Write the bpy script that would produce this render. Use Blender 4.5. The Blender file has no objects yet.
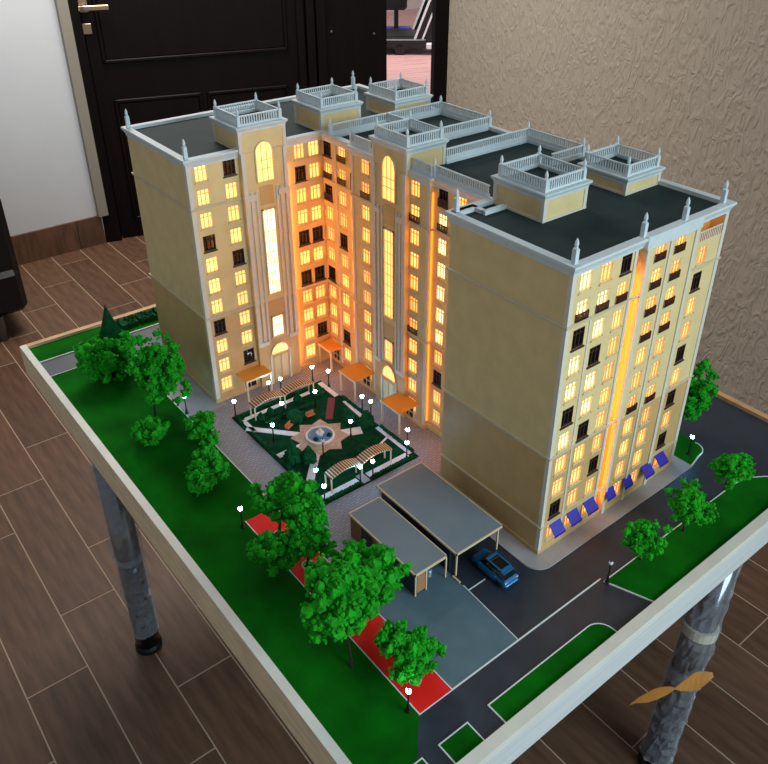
import bpy, bmesh, math, random
from mathutils import Matrix, Vector
random.seed(7)
PI = math.pi
sc = bpy.context.scene
COL = sc.collection

# ------------------------------------------------------------------ camera
cam = bpy.data.cameras.new('camera')
co = bpy.data.objects.new('camera', cam); COL.objects.link(co)
Rr = ((0.78007539, -0.62567844, 0.00297861), (-0.31726915, -0.39965496, -0.86000941), (0.53927977, 0.66992716, -0.51026947))
M = Matrix(((Rr[0][0], -Rr[1][0], -Rr[2][0], -0.82789), (Rr[0][1], -Rr[1][1], -Rr[2][1], -0.63047), (Rr[0][2], -Rr[1][2], -Rr[2][2], 1.04057), (0, 0, 0, 1)))
co.matrix_world = M
cam.sensor_width = 36; cam.lens = 798.708 * 36 / 768
cam.shift_x = (384 - 395.533) / 768; cam.shift_y = (337.914 - 382) / 768
cam.clip_start = 0.02; cam.clip_end = 60
sc.camera = co

# ------------------------------------------------------------------ world, lights, exposure
w = bpy.data.worlds.new('world'); sc.world = w; w.use_nodes = True
bg = w.node_tree.nodes['Background']; bg.inputs[0].default_value = (0.62, 0.70, 0.80, 1); bg.inputs[1].default_value = 0.34
sc.view_settings.view_transform = 'Standard'; sc.view_settings.look = 'None'
sc.view_settings.gamma = 1; sc.view_settings.use_curve_mapping = False
sc.view_settings.exposure = 0.0

def area(name, loc, target, sx, sy, power, col):
    l = bpy.data.lights.new(name, 'AREA'); l.shape = 'RECTANGLE'; l.size = sx; l.size_y = sy
    l.energy = power; l.color = col
    o = bpy.data.objects.new(name, l); COL.objects.link(o); o.location = loc
    o.rotation_euler = (Vector(target) - Vector(loc)).to_track_quat('-Z', 'Y').to_euler()
    return o
# daylight from the tall windows of the room, behind and to the right of the photographer
area('window_daylight', (0.9, -3.2, 1.5), (0.3, 1.2, -0.1), 2.4, 1.9, 126, (0.65, 0.875, 1.0))
# ceiling lamp of the room, over the floor behind the table
area('ceiling_light', (0.55, 2.65, 1.95), (0.55, 2.65, 0), 1.1, 1.1, 58, (1.0, 0.95, 0.88))
# gym beyond the doorway is brightly lit from its own ceiling
area('gym_ceiling_light', (4.6, 5.9, 1.7), (4.6, 5.9, -0.7), 1.6, 1.6, 105, (1.0, 0.93, 0.92))

# ------------------------------------------------------------------ materials
def lin(c):
    r = []
    for v in c[:3]:
        v = v / 255.0
        r.append(v / 12.92 if v <= 0.04045 else ((v + 0.055) / 1.055) ** 2.4)
    return (*r, 1)

def mat(name, col, rough=0.6, metal=0.0, var=0.0, vscale=40.0, bump=0.0, bscale=80.0, bdist=0.002, emit=None, estr=0.0, objvar=0.0, stretch=None, spec=0.5, trans=0.0, alpha=1.0, coat=0.0):
    m = bpy.data.materials.new(name); m.use_nodes = True
    nt = m.node_tree; b = nt.nodes['Principled BSDF']
    c = lin(col)
    b.inputs['Base Color'].default_value = c
    b.inputs['Roughness'].default_value = rough; b.inputs['Metallic'].default_value = metal
    b.inputs['Specular IOR Level'].default_value = spec
    b.inputs['Transmission Weight'].default_value = trans
    b.inputs['Alpha'].default_value = alpha
    b.inputs['Coat Weight'].default_value = coat
    def vec(scale):
        tc = nt.nodes.new('ShaderNodeTexCoord'); mp = nt.nodes.new('ShaderNodeMapping')
        nt.links.new(tc.outputs['Object'], mp.inputs['Vector'])
        if stretch: mp.inputs['Scale'].default_value = stretch
        n = nt.nodes.new('ShaderNodeTexNoise'); n.inputs['Scale'].default_value = scale; n.inputs['Detail'].default_value = 6
        nt.links.new(mp.outputs['Vector'], n.inputs['Vector'])
        return n
    sock = None
    if var > 0:
        n = vec(vscale); r = nt.nodes.new('ShaderNodeValToRGB')
        r.color_ramp.elements[0].position = 0.3; r.color_ramp.elements[1].position = 0.7
        r.color_ramp.elements[0].color = tuple(max(0, v * (1 - var)) for v in c[:3]) + (1,)
        r.color_ramp.elements[1].color = tuple(min(1, v * (1 + var)) for v in c[:3]) + (1,)
        nt.links.new(n.outputs['Fac'], r.inputs['Fac']); sock = r.outputs['Color']
    if objvar > 0:
        oi = nt.nodes.new('ShaderNodeObjectInfo'); mr = nt.nodes.new('ShaderNodeMapRange')
        mr.inputs['To Min'].default_value = 1 - objvar; mr.inputs['To Max'].default_value = 1 + objvar
        nt.links.new(oi.outputs['Random'], mr.inputs['Value'])
        hs = nt.nodes.new('ShaderNodeHueSaturation')
        if sock: nt.links.new(sock, hs.inputs['Color'])
        else: hs.inputs['Color'].default_value = c
        nt.links.new(mr.outputs['Result'], hs.inputs['Value']); sock = hs.outputs['Color']
    if sock: nt.links.new(sock, b.inputs['Base Color'])
    if bump > 0:
        n2 = vec(bscale); bp = nt.nodes.new('ShaderNodeBump'); bp.inputs['Strength'].default_value = bump; bp.inputs['Distance'].default_value = bdist
        nt.links.new(n2.outputs['Fac'], bp.inputs['Height']); nt.links.new(bp.outputs['Normal'], b.inputs['Normal'])
    if emit:
        b.inputs['Emission Color'].default_value = lin(emit); b.inputs['Emission Strength'].default_value = estr
        if objvar > 0:
            mm = nt.nodes.new('ShaderNodeMath'); mm.operation = 'MULTIPLY'; mm.inputs[1].default_value = estr
            nt.links.new(mr.outputs['Result'], mm.inputs[0]); nt.links.new(mm.outputs[0], b.inputs['Emission Strength'])
    return m

def brick_mat(name, c1, c2, mortar, bw, bh, ms, rough=0.6, bump=0.4):
    m = bpy.data.materials.new(name); m.use_nodes = True
    nt = m.node_tree; b = nt.nodes['Principled BSDF']; b.inputs['Roughness'].default_value = rough
    tc = nt.nodes.new('ShaderNodeTexCoord'); br = nt.nodes.new('ShaderNodeTexBrick')
    nt.links.new(tc.outputs['Object'], br.inputs['Vector'])
    br.inputs['Scale'].default_value = 1; br.inputs['Brick Width'].default_value = bw; br.inputs['Row Height'].default_value = bh
    br.inputs['Mortar Size'].default_value = ms
    br.inputs['Color1'].default_value = lin(c1); br.inputs['Color2'].default_value = lin(c2); br.inputs['Mortar'].default_value = lin(mortar)
    nt.links.new(br.outputs['Color'], b.inputs['Base Color'])
    bp = nt.nodes.new('ShaderNodeBump'); bp.inputs['Strength'].default_value = bump; bp.inputs['Distance'].default_value = 0.0006; bp.invert = True
    nt.links.new(br.outputs['Fac'], bp.inputs['Height']); nt.links.new(bp.outputs['Normal'], b.inputs['Normal'])
    return m

MT = dict(
    beige=mat('beige_facade', (234, 204, 144), 0.75, var=0.06, vscale=30, bump=0.15, bscale=300, bdist=0.0005),
    tan=mat('tan_facade', (214, 172, 112), 0.45, var=0.06, vscale=30, bump=0.1, bscale=300, bdist=0.0005),
    trim=mat('cream_trim', (226, 214, 194), 0.6, var=0.04, vscale=60),
    corn=mat('cornice_white', (212, 218, 216), 0.6, var=0.04, vscale=60),
    belt=mat('belt_cream', (218, 200, 164), 0.6),
    stone=mat('warm_stone', (222, 172, 86), 0.7, var=0.3, vscale=90, bump=0.6, bscale=120, bdist=0.002),
    railw=mat('white_railing', (216, 224, 224), 0.55),
    roof=mat('dark_roofing', (38, 54, 54), 0.75, spec=0.2, var=0.15, vscale=20, bump=0.2, bscale=150, bdist=0.0006),
    lit=mat('lit_pane', (250, 220, 150), 0.4, emit=(255, 166, 82), estr=2.35, objvar=0.28),
    hot=mat('bright_pane', (255, 245, 220), 0.4, emit=(255, 214, 160), estr=2.4, objvar=0.1),
    dark=mat('dark_pane', (20, 17, 18), 0.12, spec=0.7),
    wframe=mat('window_frame_cream', (228, 202, 150), 0.5),
    dframe=mat('window_frame_dark', (74, 50, 38), 0.5),
    balc=mat('balconet_brown', (52, 24, 22), 0.4),
    led=mat('led_strip_amber', (255, 170, 70), 0.5, emit=(255, 158, 40), estr=22),  # emissive amber of the strips added to light the facade
    ledsoft=mat('led_strip_soft', (255, 170, 70), 0.5, emit=(255, 150, 36), estr=1.5),  # weaker emissive amber, for the bay side glow and the loggia light
    orange=mat('canopy_orange', (240, 170, 66), 0.5),
    awning=mat('awning_blue', (52, 36, 168), 0.5),
    lawn=mat('lawn_flock', (6, 96, 8), 0.95, var=0.3, vscale=14, bump=0.7, bscale=900, bdist=0.001, spec=0.1),
    garden=mat('garden_flock', (10, 62, 34), 0.95, var=0.4, vscale=60, bump=0.8, bscale=700, bdist=0.001, spec=0.1),
    asphalt=mat('asphalt', (44, 50, 60), 0.42, var=0.2, vscale=25, bump=0.2, bscale=700, bdist=0.0004),
    pad=mat('concrete_pad', (88, 112, 122), 0.6, var=0.1, vscale=25, bump=0.2, bscale=500, bdist=0.0004),
    red=mat('red_path', (255, 22, 12), 0.6, var=0.04, vscale=30),
    line=mat('white_line', (226, 226, 220), 0.5),
    slab=mat('pale_sidewalk', (172, 164, 160), 0.5, var=0.1, vscale=30),
    whitepath=mat('white_path', (236, 232, 228), 0.6, var=0.08, vscale=60),
    plaza=mat('plaza_pink', (198, 168, 146), 0.6, var=0.2, vscale=120),
    maroon=mat('maroon_path', (112, 34, 40), 0.6),
    rimw=mat('rim_pale_wood', (236, 212, 172), 0.5, var=0.14, vscale=16, stretch=(1, 1, 6)),
    rimtop=mat('rim_white_top', (224, 218, 204), 0.45, var=0.06, vscale=20),
    rimfront=mat('rim_front_grain', (212, 212, 208), 0.4, var=0.1, vscale=30, stretch=(0.15, 3, 8)),
    rimwood=mat('rim_orange_wood', (206, 158, 110), 0.45, var=0.2, vscale=20),
    chrome=mat('chrome', (128, 130, 134), 0.16, metal=1.0),
    wrap=mat('stretch_film', (205, 212, 218), 0.14, alpha=0.2, spec=1.0, stretch=(1, 1, 2.2)),
    tape=mat('pale_tape', (196, 190, 170), 0.45),
    browntape=mat('brown_tape', (186, 122, 48), 0.3, var=0.15, vscale=20, coat=0.4),
    black=mat('black_plastic', (14, 14, 16), 0.35),
    lamp=mat('lamp_head_lit', (235, 245, 255), 0.3, emit=(205, 228, 255), estr=45),
    lampblue=mat('lamp_head_blue', (200, 235, 255), 0.3, emit=(90, 190, 255), estr=95),
    lampoff=mat('lamp_head_unlit', (225, 225, 232), 0.3),
    leaf=mat('foam_foliage', (36, 160, 30), 0.9, var=0.4, vscale=70, bump=0.9, bscale=220, bdist=0.004, spec=0.15),
    leafd=mat('dark_foliage', (14, 78, 40), 0.9, var=0.4, vscale=90, bump=0.9, bscale=300, bdist=0.003, spec=0.15),
    bark=mat('bark', (50, 34, 22), 0.9, var=0.2, vscale=90),
    pergwood=mat('pergola_slat', (196, 112, 60), 0.6),
    pergdark=mat('pergola_slat_dark', (120, 56, 36), 0.6),
    water=mat('fountain_water', (96, 150, 190), 0.1, spec=0.8),
    groof=mat('garage_roof_grey', (122, 134, 142), 0.6, var=0.05, vscale=30),
    gwall=mat('garage_wall_dark', (38, 46, 58), 0.5),
    cream=mat('cream_edge', (226, 204, 164), 0.5),
    gatew=mat('gate_slats', (190, 138, 94), 0.6),
    door_tan=mat('door_tan', (150, 96, 60), 0.6),
    car=mat('car_blue', (36, 118, 174), 0.2, coat=0.8, metal=0.3),
    carglass=mat('car_glass', (8, 10, 12), 0.08, spec=0.8),
    tyre=mat('tyre', (14, 14, 14), 0.8),
    tile=mat('wood_tile', (100, 72, 54), 0.5, var=0.3, vscale=9, bump=0.12, bscale=40, bdist=0.001, objvar=0.16, stretch=(5, 0.7, 1), spec=0.3),
    grout=mat('grout', (176, 148, 124), 0.8),
    white_wall=mat('white_wall', (214, 216, 218), 0.8, var=0.02, vscale=8),
    casing=mat('grey_casing', (150, 142, 128), 0.8),
    door=mat('dark_door', (17, 7, 7), 0.5, spec=0.15, var=0.3, vscale=5, stretch=(6, 6, 0.5)),
    steel=mat('satin_steel', (180, 160, 140), 0.3, metal=1.0),
    leather=mat('black_leather', (14, 14, 17), 0.4, bump=0.3, bscale=60, bdist=0.002),
    gymfloor=mat('gym_floor', (196, 152, 146), 0.4, var=0.12, vscale=6, stretch=(0.6, 6, 1), objvar=0.06),
    gymwall=mat('gym_wall', (206, 196, 192), 0.8),
    tmblack=mat('treadmill_black', (16, 17, 20), 0.4),
    tmwhite=mat('treadmill_white', (232, 230, 230), 0.4),
    tmblue=mat('treadmill_blue', (30, 70, 190), 0.4),
)
MT['pavers'] = brick_mat('courtyard_pavers', (168, 162, 162), (152, 148, 150), (134, 130, 132), 0.012, 0.006, 0.0009)
# rough sculpted plaster of the right-hand wall
def plaster():
    m = bpy.data.materials.new('rough_plaster'); m.use_nodes = True
    nt = m.node_tree; b = nt.nodes['Principled BSDF']; b.inputs['Roughness'].default_value = 0.85
    b.inputs['Base Color'].default_value = lin((188, 174, 156))
    tc = nt.nodes.new('ShaderNodeTexCoord')
    mp = nt.nodes.new('ShaderNodeMapping'); mp.inputs['Scale'].default_value = (1, 1, 0.55); mp.inputs['Rotation'].default_value = (0.3, 0, 0)
    nt.links.new(tc.outputs['Object'], mp.inputs['Vector'])
    n1 = nt.nodes.new('ShaderNodeTexNoise'); n1.inputs['Scale'].default_value = 26; n1.inputs['Detail'].default_value = 5; n1.inputs['Distortion'].default_value = 1.6
    n2 = nt.nodes.new('ShaderNodeTexNoise'); n2.inputs['Scale'].default_value = 9; n2.inputs['Detail'].default_value = 3
    for n in (n1, n2): nt.links.new(mp.outputs['Vector'], n.inputs['Vector'])
    r = nt.nodes.new('ShaderNodeValToRGB'); r.color_ramp.elements[0].position = 0.42; r.color_ramp.elements[1].position = 0.64
    nt.links.new(n1.outputs['Fac'], r.inputs['Fac'])
    ad = nt.nodes.new('ShaderNodeMath'); ad.operation = 'ADD'
    nt.links.new(r.outputs['Color'], ad.inputs[0]); nt.links.new(n2.outputs['Fac'], ad.inputs[1])
    bp = nt.nodes.new('ShaderNodeBump'); bp.inputs['Strength'].default_value = 0.55; bp.inputs['Distance'].default_value = 0.008
    nt.links.new(ad.outputs[0], bp.inputs['Height']); nt.links.new(bp.outputs['Normal'], b.inputs['Normal'])
    return m
MT['plaster'] = plaster()

# ------------------------------------------------------------------ mesh helpers
class MB:
    def __init__(s): s.v = []; s.f = []
    def add(s, vs, fs):
        o = len(s.v); s.v += [tuple(p) for p in vs]; s.f += [tuple(i + o for i in f) for f in fs]; return s
    def box(s, x0, x1, y0, y1, z0, z1):
        return s.add([(x0, y0, z0), (x1, y0, z0), (x1, y1, z0), (x0, y1, z0), (x0, y0, z1), (x1, y0, z1), (x1, y1, z1), (x0, y1, z1)],
                     [(3, 2, 1, 0), (4, 5, 6, 7), (0, 1, 5, 4), (1, 2, 6, 5), (2, 3, 7, 6), (3, 0, 4, 7)])
    def prism(s, poly, z0, z1):
        n = len(poly)
        return s.add([(x, y, z0) for x, y in poly] + [(x, y, z1) for x, y in poly],
                     [tuple(range(n))[::-1], tuple(range(n, 2 * n))] + [(i, (i + 1) % n, n + (i + 1) % n, n + i) for i in range(n)])
    def extr(s, poly, a, b, axis):
        # poly in the two other axes, extruded along axis from a to b
        n = len(poly)
        def p(q, t):
            return (t, q[0], q[1]) if axis == 'x' else (q[0], t, q[1])
        return s.add([p(q, a) for q in poly] + [p(q, b) for q in poly],
                     [tuple(range(n))[::-1], tuple(range(n, 2 * n))] + [(i, (i + 1) % n, n + (i + 1) % n, n + i) for i in range(n)])
    def lathe(s, prof, n=12, c=(0, 0, 0)):
        vs = []; k = len(prof)
        for j in range(n):
            a = 2 * PI * j / n
            vs += [(c[0] + r * math.cos(a), c[1] + r * math.sin(a), c[2] + z) for r, z in prof]
        fs = [(j * k + i, ((j + 1) % n) * k + i, ((j + 1) % n) * k + i + 1, j * k + i + 1) for j in range(n) for i in range(k - 1)]
        fs.append(tuple(j * k for j in range(n))[::-1]); fs.append(tuple(j * k + k - 1 for j in range(n)))
        return s.add(vs, fs)
    def tube(s, path, r, n=8):
        rs = r if isinstance(r, (list, tuple)) else [r] * len(path)
        P = [Vector(p) for p in path]; vs = []
        for i, p in enumerate(P):
            d = (P[min(i + 1, len(P) - 1)] - P[max(i - 1, 0)]).normalized()
            up = Vector((0, 0, 1)) if abs(d.z) < 0.9 else Vector((1, 0, 0))
            a = d.cross(up).normalized(); b = d.cross(a).normalized()
            vs += [p + rs[i] * (math.cos(2 * PI * j / n) * a + math.sin(2 * PI * j / n) * b) for j in range(n)]
        fs = [(i * n + j, i * n + (j + 1) % n, (i + 1) * n + (j + 1) % n, (i + 1) * n + j) for i in range(len(P) - 1) for j in range(n)]
        fs.append(tuple(range(n))[::-1]); fs.append(tuple((len(P) - 1) * n + j for j in range(n)))
        return s.add(vs, fs)
    def sweep(s, poly, prof, closed=True):
        # profile (outward offset, z) swept round a polygon (counter-clockwise), mitred
        n = len(poly); k = len(prof); vs = []
        for i in range(n):
            p = Vector(poly[i])
            a = Vector(poly[i - 1]) if (closed or i > 0) else None
            b = Vector(poly[(i + 1) % n]) if (closed or i < n - 1) else None
            d1 = (p - a).normalized() if a is not None else (b - p).normalized()
            d2 = (b - p).normalized() if b is not None else d1
            n1 = Vector((d1.y, -d1.x)); n2 = Vector((d2.y, -d2.x))
            mt = (n1 + n2); mt = mt / max(0.2, mt.length_squared / 2)
            vs += [(p.x + mt.x * d, p.y + mt.y * d, z) for d, z in prof]
        m = n if closed else n - 1
        fs = [(i * k + j, ((i + 1) % n) * k + j, ((i + 1) % n) * k + (j + 1) % k, i * k + (j + 1) % k) for i in range(m) for j in range(k)]
        if not closed: fs += [tuple(range(k)), tuple(range((n - 1) * k, n * k))[::-1]]
        return s.add(vs, fs)
    def ico(s, c, r, sub=1, jit=0.0, sq=1.0):
        bm = bmesh.new(); bmesh.ops.create_icosphere(bm, subdivisions=sub, radius=1)
        vs = []
        for v in bm.verts:
            q = 1 + random.uniform(-jit, jit)
            vs.append((c[0] + v.co.x * r * q, c[1] + v.co.y * r * q, c[2] + v.co.z * r * q * sq))
        fs = [tuple(v.index for v in f.verts) for f in bm.faces]; bm.free()
        return s.add(vs, fs)
    def mesh(s, name, m, smooth=False, bevel=0.0):
        me = bpy.data.meshes.new(name); me.from_pydata(s.v, [], s.f)
        bm = bmesh.new(); bm.from_mesh(me); bmesh.ops.recalc_face_normals(bm, faces=bm.faces)
        if bevel > 0:
            bmesh.ops.bevel(bm, geom=[e for e in bm.edges if e.calc_face_angle(0) > 0.6], offset=bevel, segments=1, affect='EDGES')
        bm.to_mesh(me); bm.free()
        if smooth:
            for p in me.polygons: p.use_smooth = True
        me.materials.append(MT[m]); return me
    def build(s, name, m, parent=None, loc=(0, 0, 0), rz=0, smooth=False, bevel=0.0):
        return link(name, s.mesh(name, m, smooth, bevel), parent, loc, rz)

def link(name, me, parent=None, loc=(0, 0, 0), rz=0):
    o = bpy.data.objects.new(name, me); COL.objects.link(o); o.location = loc; o.rotation_euler = (0, 0, rz)
    if parent: o.parent = parent
    return o
def tag(o, label, cat, group=None):
    o['label'] = label; o['category'] = cat
    if group: o['group'] = group
    return o
def thing(name, label, cat, loc=(0, 0, 0), rz=0, group=None):
    return tag(link(name, None, None, loc, rz), label, cat, group)
def struct(o): o['kind'] = 'structure'; return o
def part(parent, name, m, *boxes, **k):
    b = MB()
    for q in boxes: b.box(*q)
    return b.build(name, m, parent, **k)

# ================================================================== THE ROOM
ZF = -0.712
floor = struct(part(None, 'floor', 'grout', (-2.2, 2.6, -1.8, 3.6, ZF - 0.05, ZF - 0.0007)))
tile_me = MB().box(0, 0.1475, 0, 0.5975, -0.006, 0).mesh('tile', 'tile', bevel=0.0012)
def obl_y(x): return 3.42 - (x - 0.46) * math.tan(math.radians(17))
def rw_x(y): return 2.337 - (2.846 - y) * math.tan(math.radians(17))
for k in range(-4, 18):
    off = (0.085 + 0.2 * (k - 1)) % 0.6
    x = -0.608 + 0.15 * k
    for j in range(-2, 7):
        y = off - 0.6 + 0.6 * j
        if y > 3.42 or y < -1.0: continue
        y1 = y + 0.6
        if x > 0.3 and y > obl_y(x): continue
        if x > rw_x(y + 0.3) + 0.05: continue
        o = link('tile', tile_me, floor, (x + 0.00125, y + 0.00125, ZF))
        if y1 > 3.43: o.scale.y = (3.43 - y) / 0.6
# walls
struct(part(None, 'wall_back', 'white_wall', (-2.2, 0.42, 3.43, 3.55, ZF, 1.6)))
struct(part(None, 'trim_1', 'casing', (0.42, 0.470, 3.400, 3.43, ZF + 0.155, 1.6)))
bb = struct(link('baseboard_back', None, None, (0, 0, 0)))
for x0, x1 in ((-1.92, -1.33), (-1.325, -0.735), (-0.73, -0.14), (-0.135, 0.30), (0.303, 0.435)):
    part(bb, 'skirting_tile', 'tile', (x0, x1, 3.415, 3.43, ZF, ZF + 0.155))
# doorway wall, set askew by 17 degrees: local x along the wall, local -y into the room
dw = struct(link('door_1', None, None, (0.46, 3.42, ZF), math.radians(-17)))
part(dw, 'frame_post', 'door', (-0.02, 0.06, -0.01, 0.1, 0, 2.2), (0.05, 1.12, 0.062, 0.1, 0, 2.2))
leaf = part(dw, 'door_leaf', 'door', (0.065, 1.10, 0.015, 0.06, 0.01, 2.15))
for x0, x1, z0, z1 in ((0.16, 0.56, 0.12, 0.72), (0.62, 1.02, 0.12, 0.72), (0.14, 1.03, 0.93, 1.95)):
    m = MB()
    m.box(x0, x1, 0.004, 0.02, z0, z1); p = m.build('raised_panel', 'door', leaf, bevel=0.004)
    m = MB(); e = 0.018
    m.box(x0 - e, x1 + e, 0.0, 0.018, z1, z1 + e).box(x0 - e, x1 + e, 0.0, 0.018, z0 - e, z0).box(x0 - e, x0, 0.0, 0.018, z0 - e, z1 + e).box(x1, x1 + e, 0.0, 0.018, z0 - e, z1 + e)
    m.build('panel_moulding', 'door', leaf, bevel=0.004)
lk = part(leaf, 'lock_plate', 'steel', (0.052, 0.10, 0.004, 0.016, 1.052, 1.10), bevel=0.002)
hd = MB(); hd.box(0.05, 0.10, 0.0, 0.014, 1.15, 1.40).box(0.055, 0.19, -0.05, -0.03, 1.162, 1.185).box(0.06, 0.08, -0.05, 0.0, 1.162, 1.185)
hd.build('door_handle', 'steel', leaf, bevel=0.003)
part(dw, 'mullion_post', 'door', (1.10, 1.135, -0.005, 0.08, 0, 2.2), (1.15, 1.19, -0.012, 0.08, 0, 2.2), (1.205, 1.25, -0.005, 0.08, 0, 2.2), (1.10, 1.25, 0.02, 0.09, 0, 2.2))
sl = part(dw, 'side_panel', 'door', (1.25, 1.605, 0.02, 0.07, 0, 2.2))
for x, z in ((1.29, 0.99), (1.53, 0.965)):
    MB().lathe([(0.006, 0), (0.006, 0.006), (0.002, 0.008)], 8).build('screw_cap', 'steel', sl, (x, 0.02, z)).rotation_euler = (PI / 2, 0, 0)
part(dw, 'frame_post', 'door', (1.88, 1.975, -0.01, 0.035, 0, 2.2))
part(dw, 'threshold', 'door', (1.605, 1.88, 0.0, 0.10, 0.0, 0.012))
# sculpted plaster wall running towards the viewer on the right, square to the doorway wall
rw = struct(link('wall_right', None, None, (2.337, 2.846, ZF), math.radians(-17)))
part(rw, 'plaster_face', 'plaster', (0.0, 0.12, -4.6, 0.0, 0, 2.6))
# gym beyond
gy = struct(link('floor_gym', None, None, (3.2, 4.0, ZF), math.radians(-17)))
part(gy, 'floor_board_base', 'grout', (-1.2, 6.0, -1.15, 7.0, -0.05, -0.004))
gb = MB().box(0, 5.0, 0, 0.175, -0.004, 0).mesh('gym_board', 'gymfloor')
for j in range(42): link('floor_board', gb, gy, (-0.9, -1.1 + 0.18 * j, 0))
struct(part(None, 'wall_gym', 'gymwall', (2.5, 9.5, 8.6, 8.7, ZF, 2.2)))
struct(part(None, 'wall_gym_side', 'gymwall', (7.6, 7.7, 3.2, 8.6, ZF, 2.2)))

# ------------------------------------------------------------------ treadmill and bench in the gym
tm = thing('treadmill', 'black treadmill with white edged slanted upright, seen through the doorway', 'treadmill', (4.911, 6.190, ZF), math.radians(-38))
dk = part(tm, 'deck', 'tmblack', (-1.25, 0.12, -0.05, 0.62, 0.07, 0.16), bevel=0.01)
part(dk, 'running_belt', 'black', (-1.2, 0.05, 0.08, 0.5, 0.16, 0.166))
part(tm, 'side_rail', 'tmwhite', (0.12, 0.62, -0.06, 0.0, 0.06, 0.12), bevel=0.01)
hood = MB().extr([(0.06, 0.12), (0.65, 0.12), (0.65, 0.62), (0.26, 0.62)], 0.0, 0.55, 'y').build('motor_hood', 'tmblack', tm, bevel=0.01)
for y in (-0.03, 0.56):
    up = MB().extr([(-0.02, 0.08), (0.04, 0.08), (0.38, 0.95), (0.32, 0.95)], y, y + 0.04, 'y').build('upright', 'tmblack', tm)
    MB().extr([(-0.04, 0.08), (-0.02, 0.08), (0.32, 0.95), (0.30, 0.95)], y - 0.005, y + 0.045, 'y').build('white_edge', 'tmwhite', up)
    MB().extr([(0.04, 0.08), (0.06, 0.08), (0.40, 0.95), (0.38, 0.95)], y - 0.005, y + 0.045, 'y').build('white_edge', 'tmwhite', up)
part(tm, 'console', 'tmblack', (0.2, 0.5, -0.03, 0.6, 0.95, 1.1), bevel=0.02)
part(tm, 'handrail', 'tmwhite', (-0.25, 0.3, -0.03, 0.0, 0.9, 0.94), (-0.25, 0.3, 0.57, 0.6, 0.9, 0.94))
for x, y in ((-0.16, -0.03), (-0.16, 0.58), (0.55, -0.03), (0.55, 0.58)):
    MB().lathe([(0.055, -0.02), (0.06, 0.0), (0.055, 0.02)], 14).build('wheel', 'black', tm, (x, y, 0.06)).rotation_euler = (PI / 2, 0, 0)
be = thing('weight_bench', 'black padded bench with blue base behind the treadmill', 'bench', (5.30, 7.35, ZF), math.radians(-38))
part(be, 'seat_pad', 'leather', (-0.55, 0.35, -0.15, 0.15, 0.29, 0.44), bevel=0.03)
for x in (-0.4, 0.2): part(be, 'leg', 'tmblack', (x, x + 0.05, -0.12, 0.12, 0.0, 0.30))
part(be, 'base_bar', 'tmblue', (-0.6, 0.4, -0.04, 0.04, 0.03, 0.09), bevel=0.01)
part(be, 'back_pad', 'leather', (0.3, 0.42, -0.15, 0.15, 0.40, 1.0), bevel=0.03)

# ------------------------------------------------------------------ armchair at the left edge
ac = thing('armchair', 'black leather armchair with chrome legs at the left edge of the picture', 'armchair', (-0.5, 3.0, ZF))
part(ac, 'base', 'leather', (-0.36, 0.33, -0.32, 0.30, 0.11, 0.30), bevel=0.02)
for x0 in (-0.36, 0.21):
    part(ac, 'armrest', 'leather', (x0, x0 + 0.13, -0.30, 0.30, 0.10, 0.62), bevel=0.025)
part(ac, 'seat_cushion', 'leather', (-0.23, 0.21, -0.32, 0.18, 0.30, 0.44), bevel=0.03)
part(ac, 'backrest', 'leather', (-0.23, 0.21, 0.14, 0.32, 0.30, 0.80), bevel=0.04)
for x in (-0.24, 0.205):
    for y in (-0.30, 0.25):
        MB().lathe([(0.021, 0), (0.021, 0.115)], 14).build('leg', 'chrome', ac, (x, y, 0), smooth=False)

# ================================================================== THE DISPLAY TABLE
BX0, BX1, BY0, BY1 = -0.494, 0.694, -0.209, 1.273
T = 0.0152; RT = 0.0084; RB = -0.072
tb = thing('display_table', 'large display table with pale wooden rim, model lawns and roads on top', 'table', (0, 0, 0))
part(tb, 'base_board', 'asphalt', (BX0 + T, BX1 - T, BY0 + T, BY1 - T, -0.03, 0.0))
def rimpart(m, mt, x0, x1, y0, y1):
    r = part(tb, 'rim', m, (x0, x1, y0, y1, RB, RT - 0.002))
    part(r, 'rim_cap', mt, (x0, x1, y0, y1, RT - 0.002, RT))
rimpart('rimw', 'rimtop', BX0, BX0 + T, BY0, BY1)
rimpart('rimwood', 'rimwood', BX1 - T, BX1, BY0, BY1)
rimpart('rimfront', 'rimtop', BX0 + T, BX1 - T, BY0, BY0 + T)
rimpart('rimw', 'rimwood', BX0 + T, BX1 - T, BY1 - T, BY1)
part(tb, 'rim_lip', 'rimtop', (BX0, BX1, BY0 - 0.003, BY0, RT - 0.016, RT))

# legs
def legpart(top, bot, rad, wraps, tapes):
    d = Vector(top) - Vector(bot)
    lg = MB().tube([bot, top], rad, 24).build('leg', 'chrome', tb)
    for p in lg.data.polygons:
        if len(p.vertices) == 4: p.use_smooth = True
    b = Vector(bot)
    MB().lathe([(rad * 1.12, 0), (rad * 1.12, 0.012), (rad, 0.02)], 24, tuple(b)).build('foot_cap', 'black', lg)
    for t0, t1 in wraps:
        n = 22; path = []; rs = []
        for i in range(n):
            t = t0 + (t1 - t0) * i / (n - 1)
            path.append(b + d * t); rs.append(rad * (1.06 + 0.16 * random.random()))
        wm = MB().tube(path, rs, 26)
        wm.v = [(x + random.uniform(-.0035, .0035), y + random.uniform(-.0035, .0035), z + random.uniform(-.004, .004)) for x, y, z in wm.v]
        wm.build('plastic_wrap', 'wrap', lg)
    for t0, t1 in tapes:
        MB().tube([b + d * t0, b + d * t1], rad * 1.2, 24).build('tape_band', 'tape', lg)
    return lg
legpart((-0.460, 0.846, RB), (-0.460, 0.846, ZF), 0.030, [(0.10, 0.52), (0.50, 0.99)], [])
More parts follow.
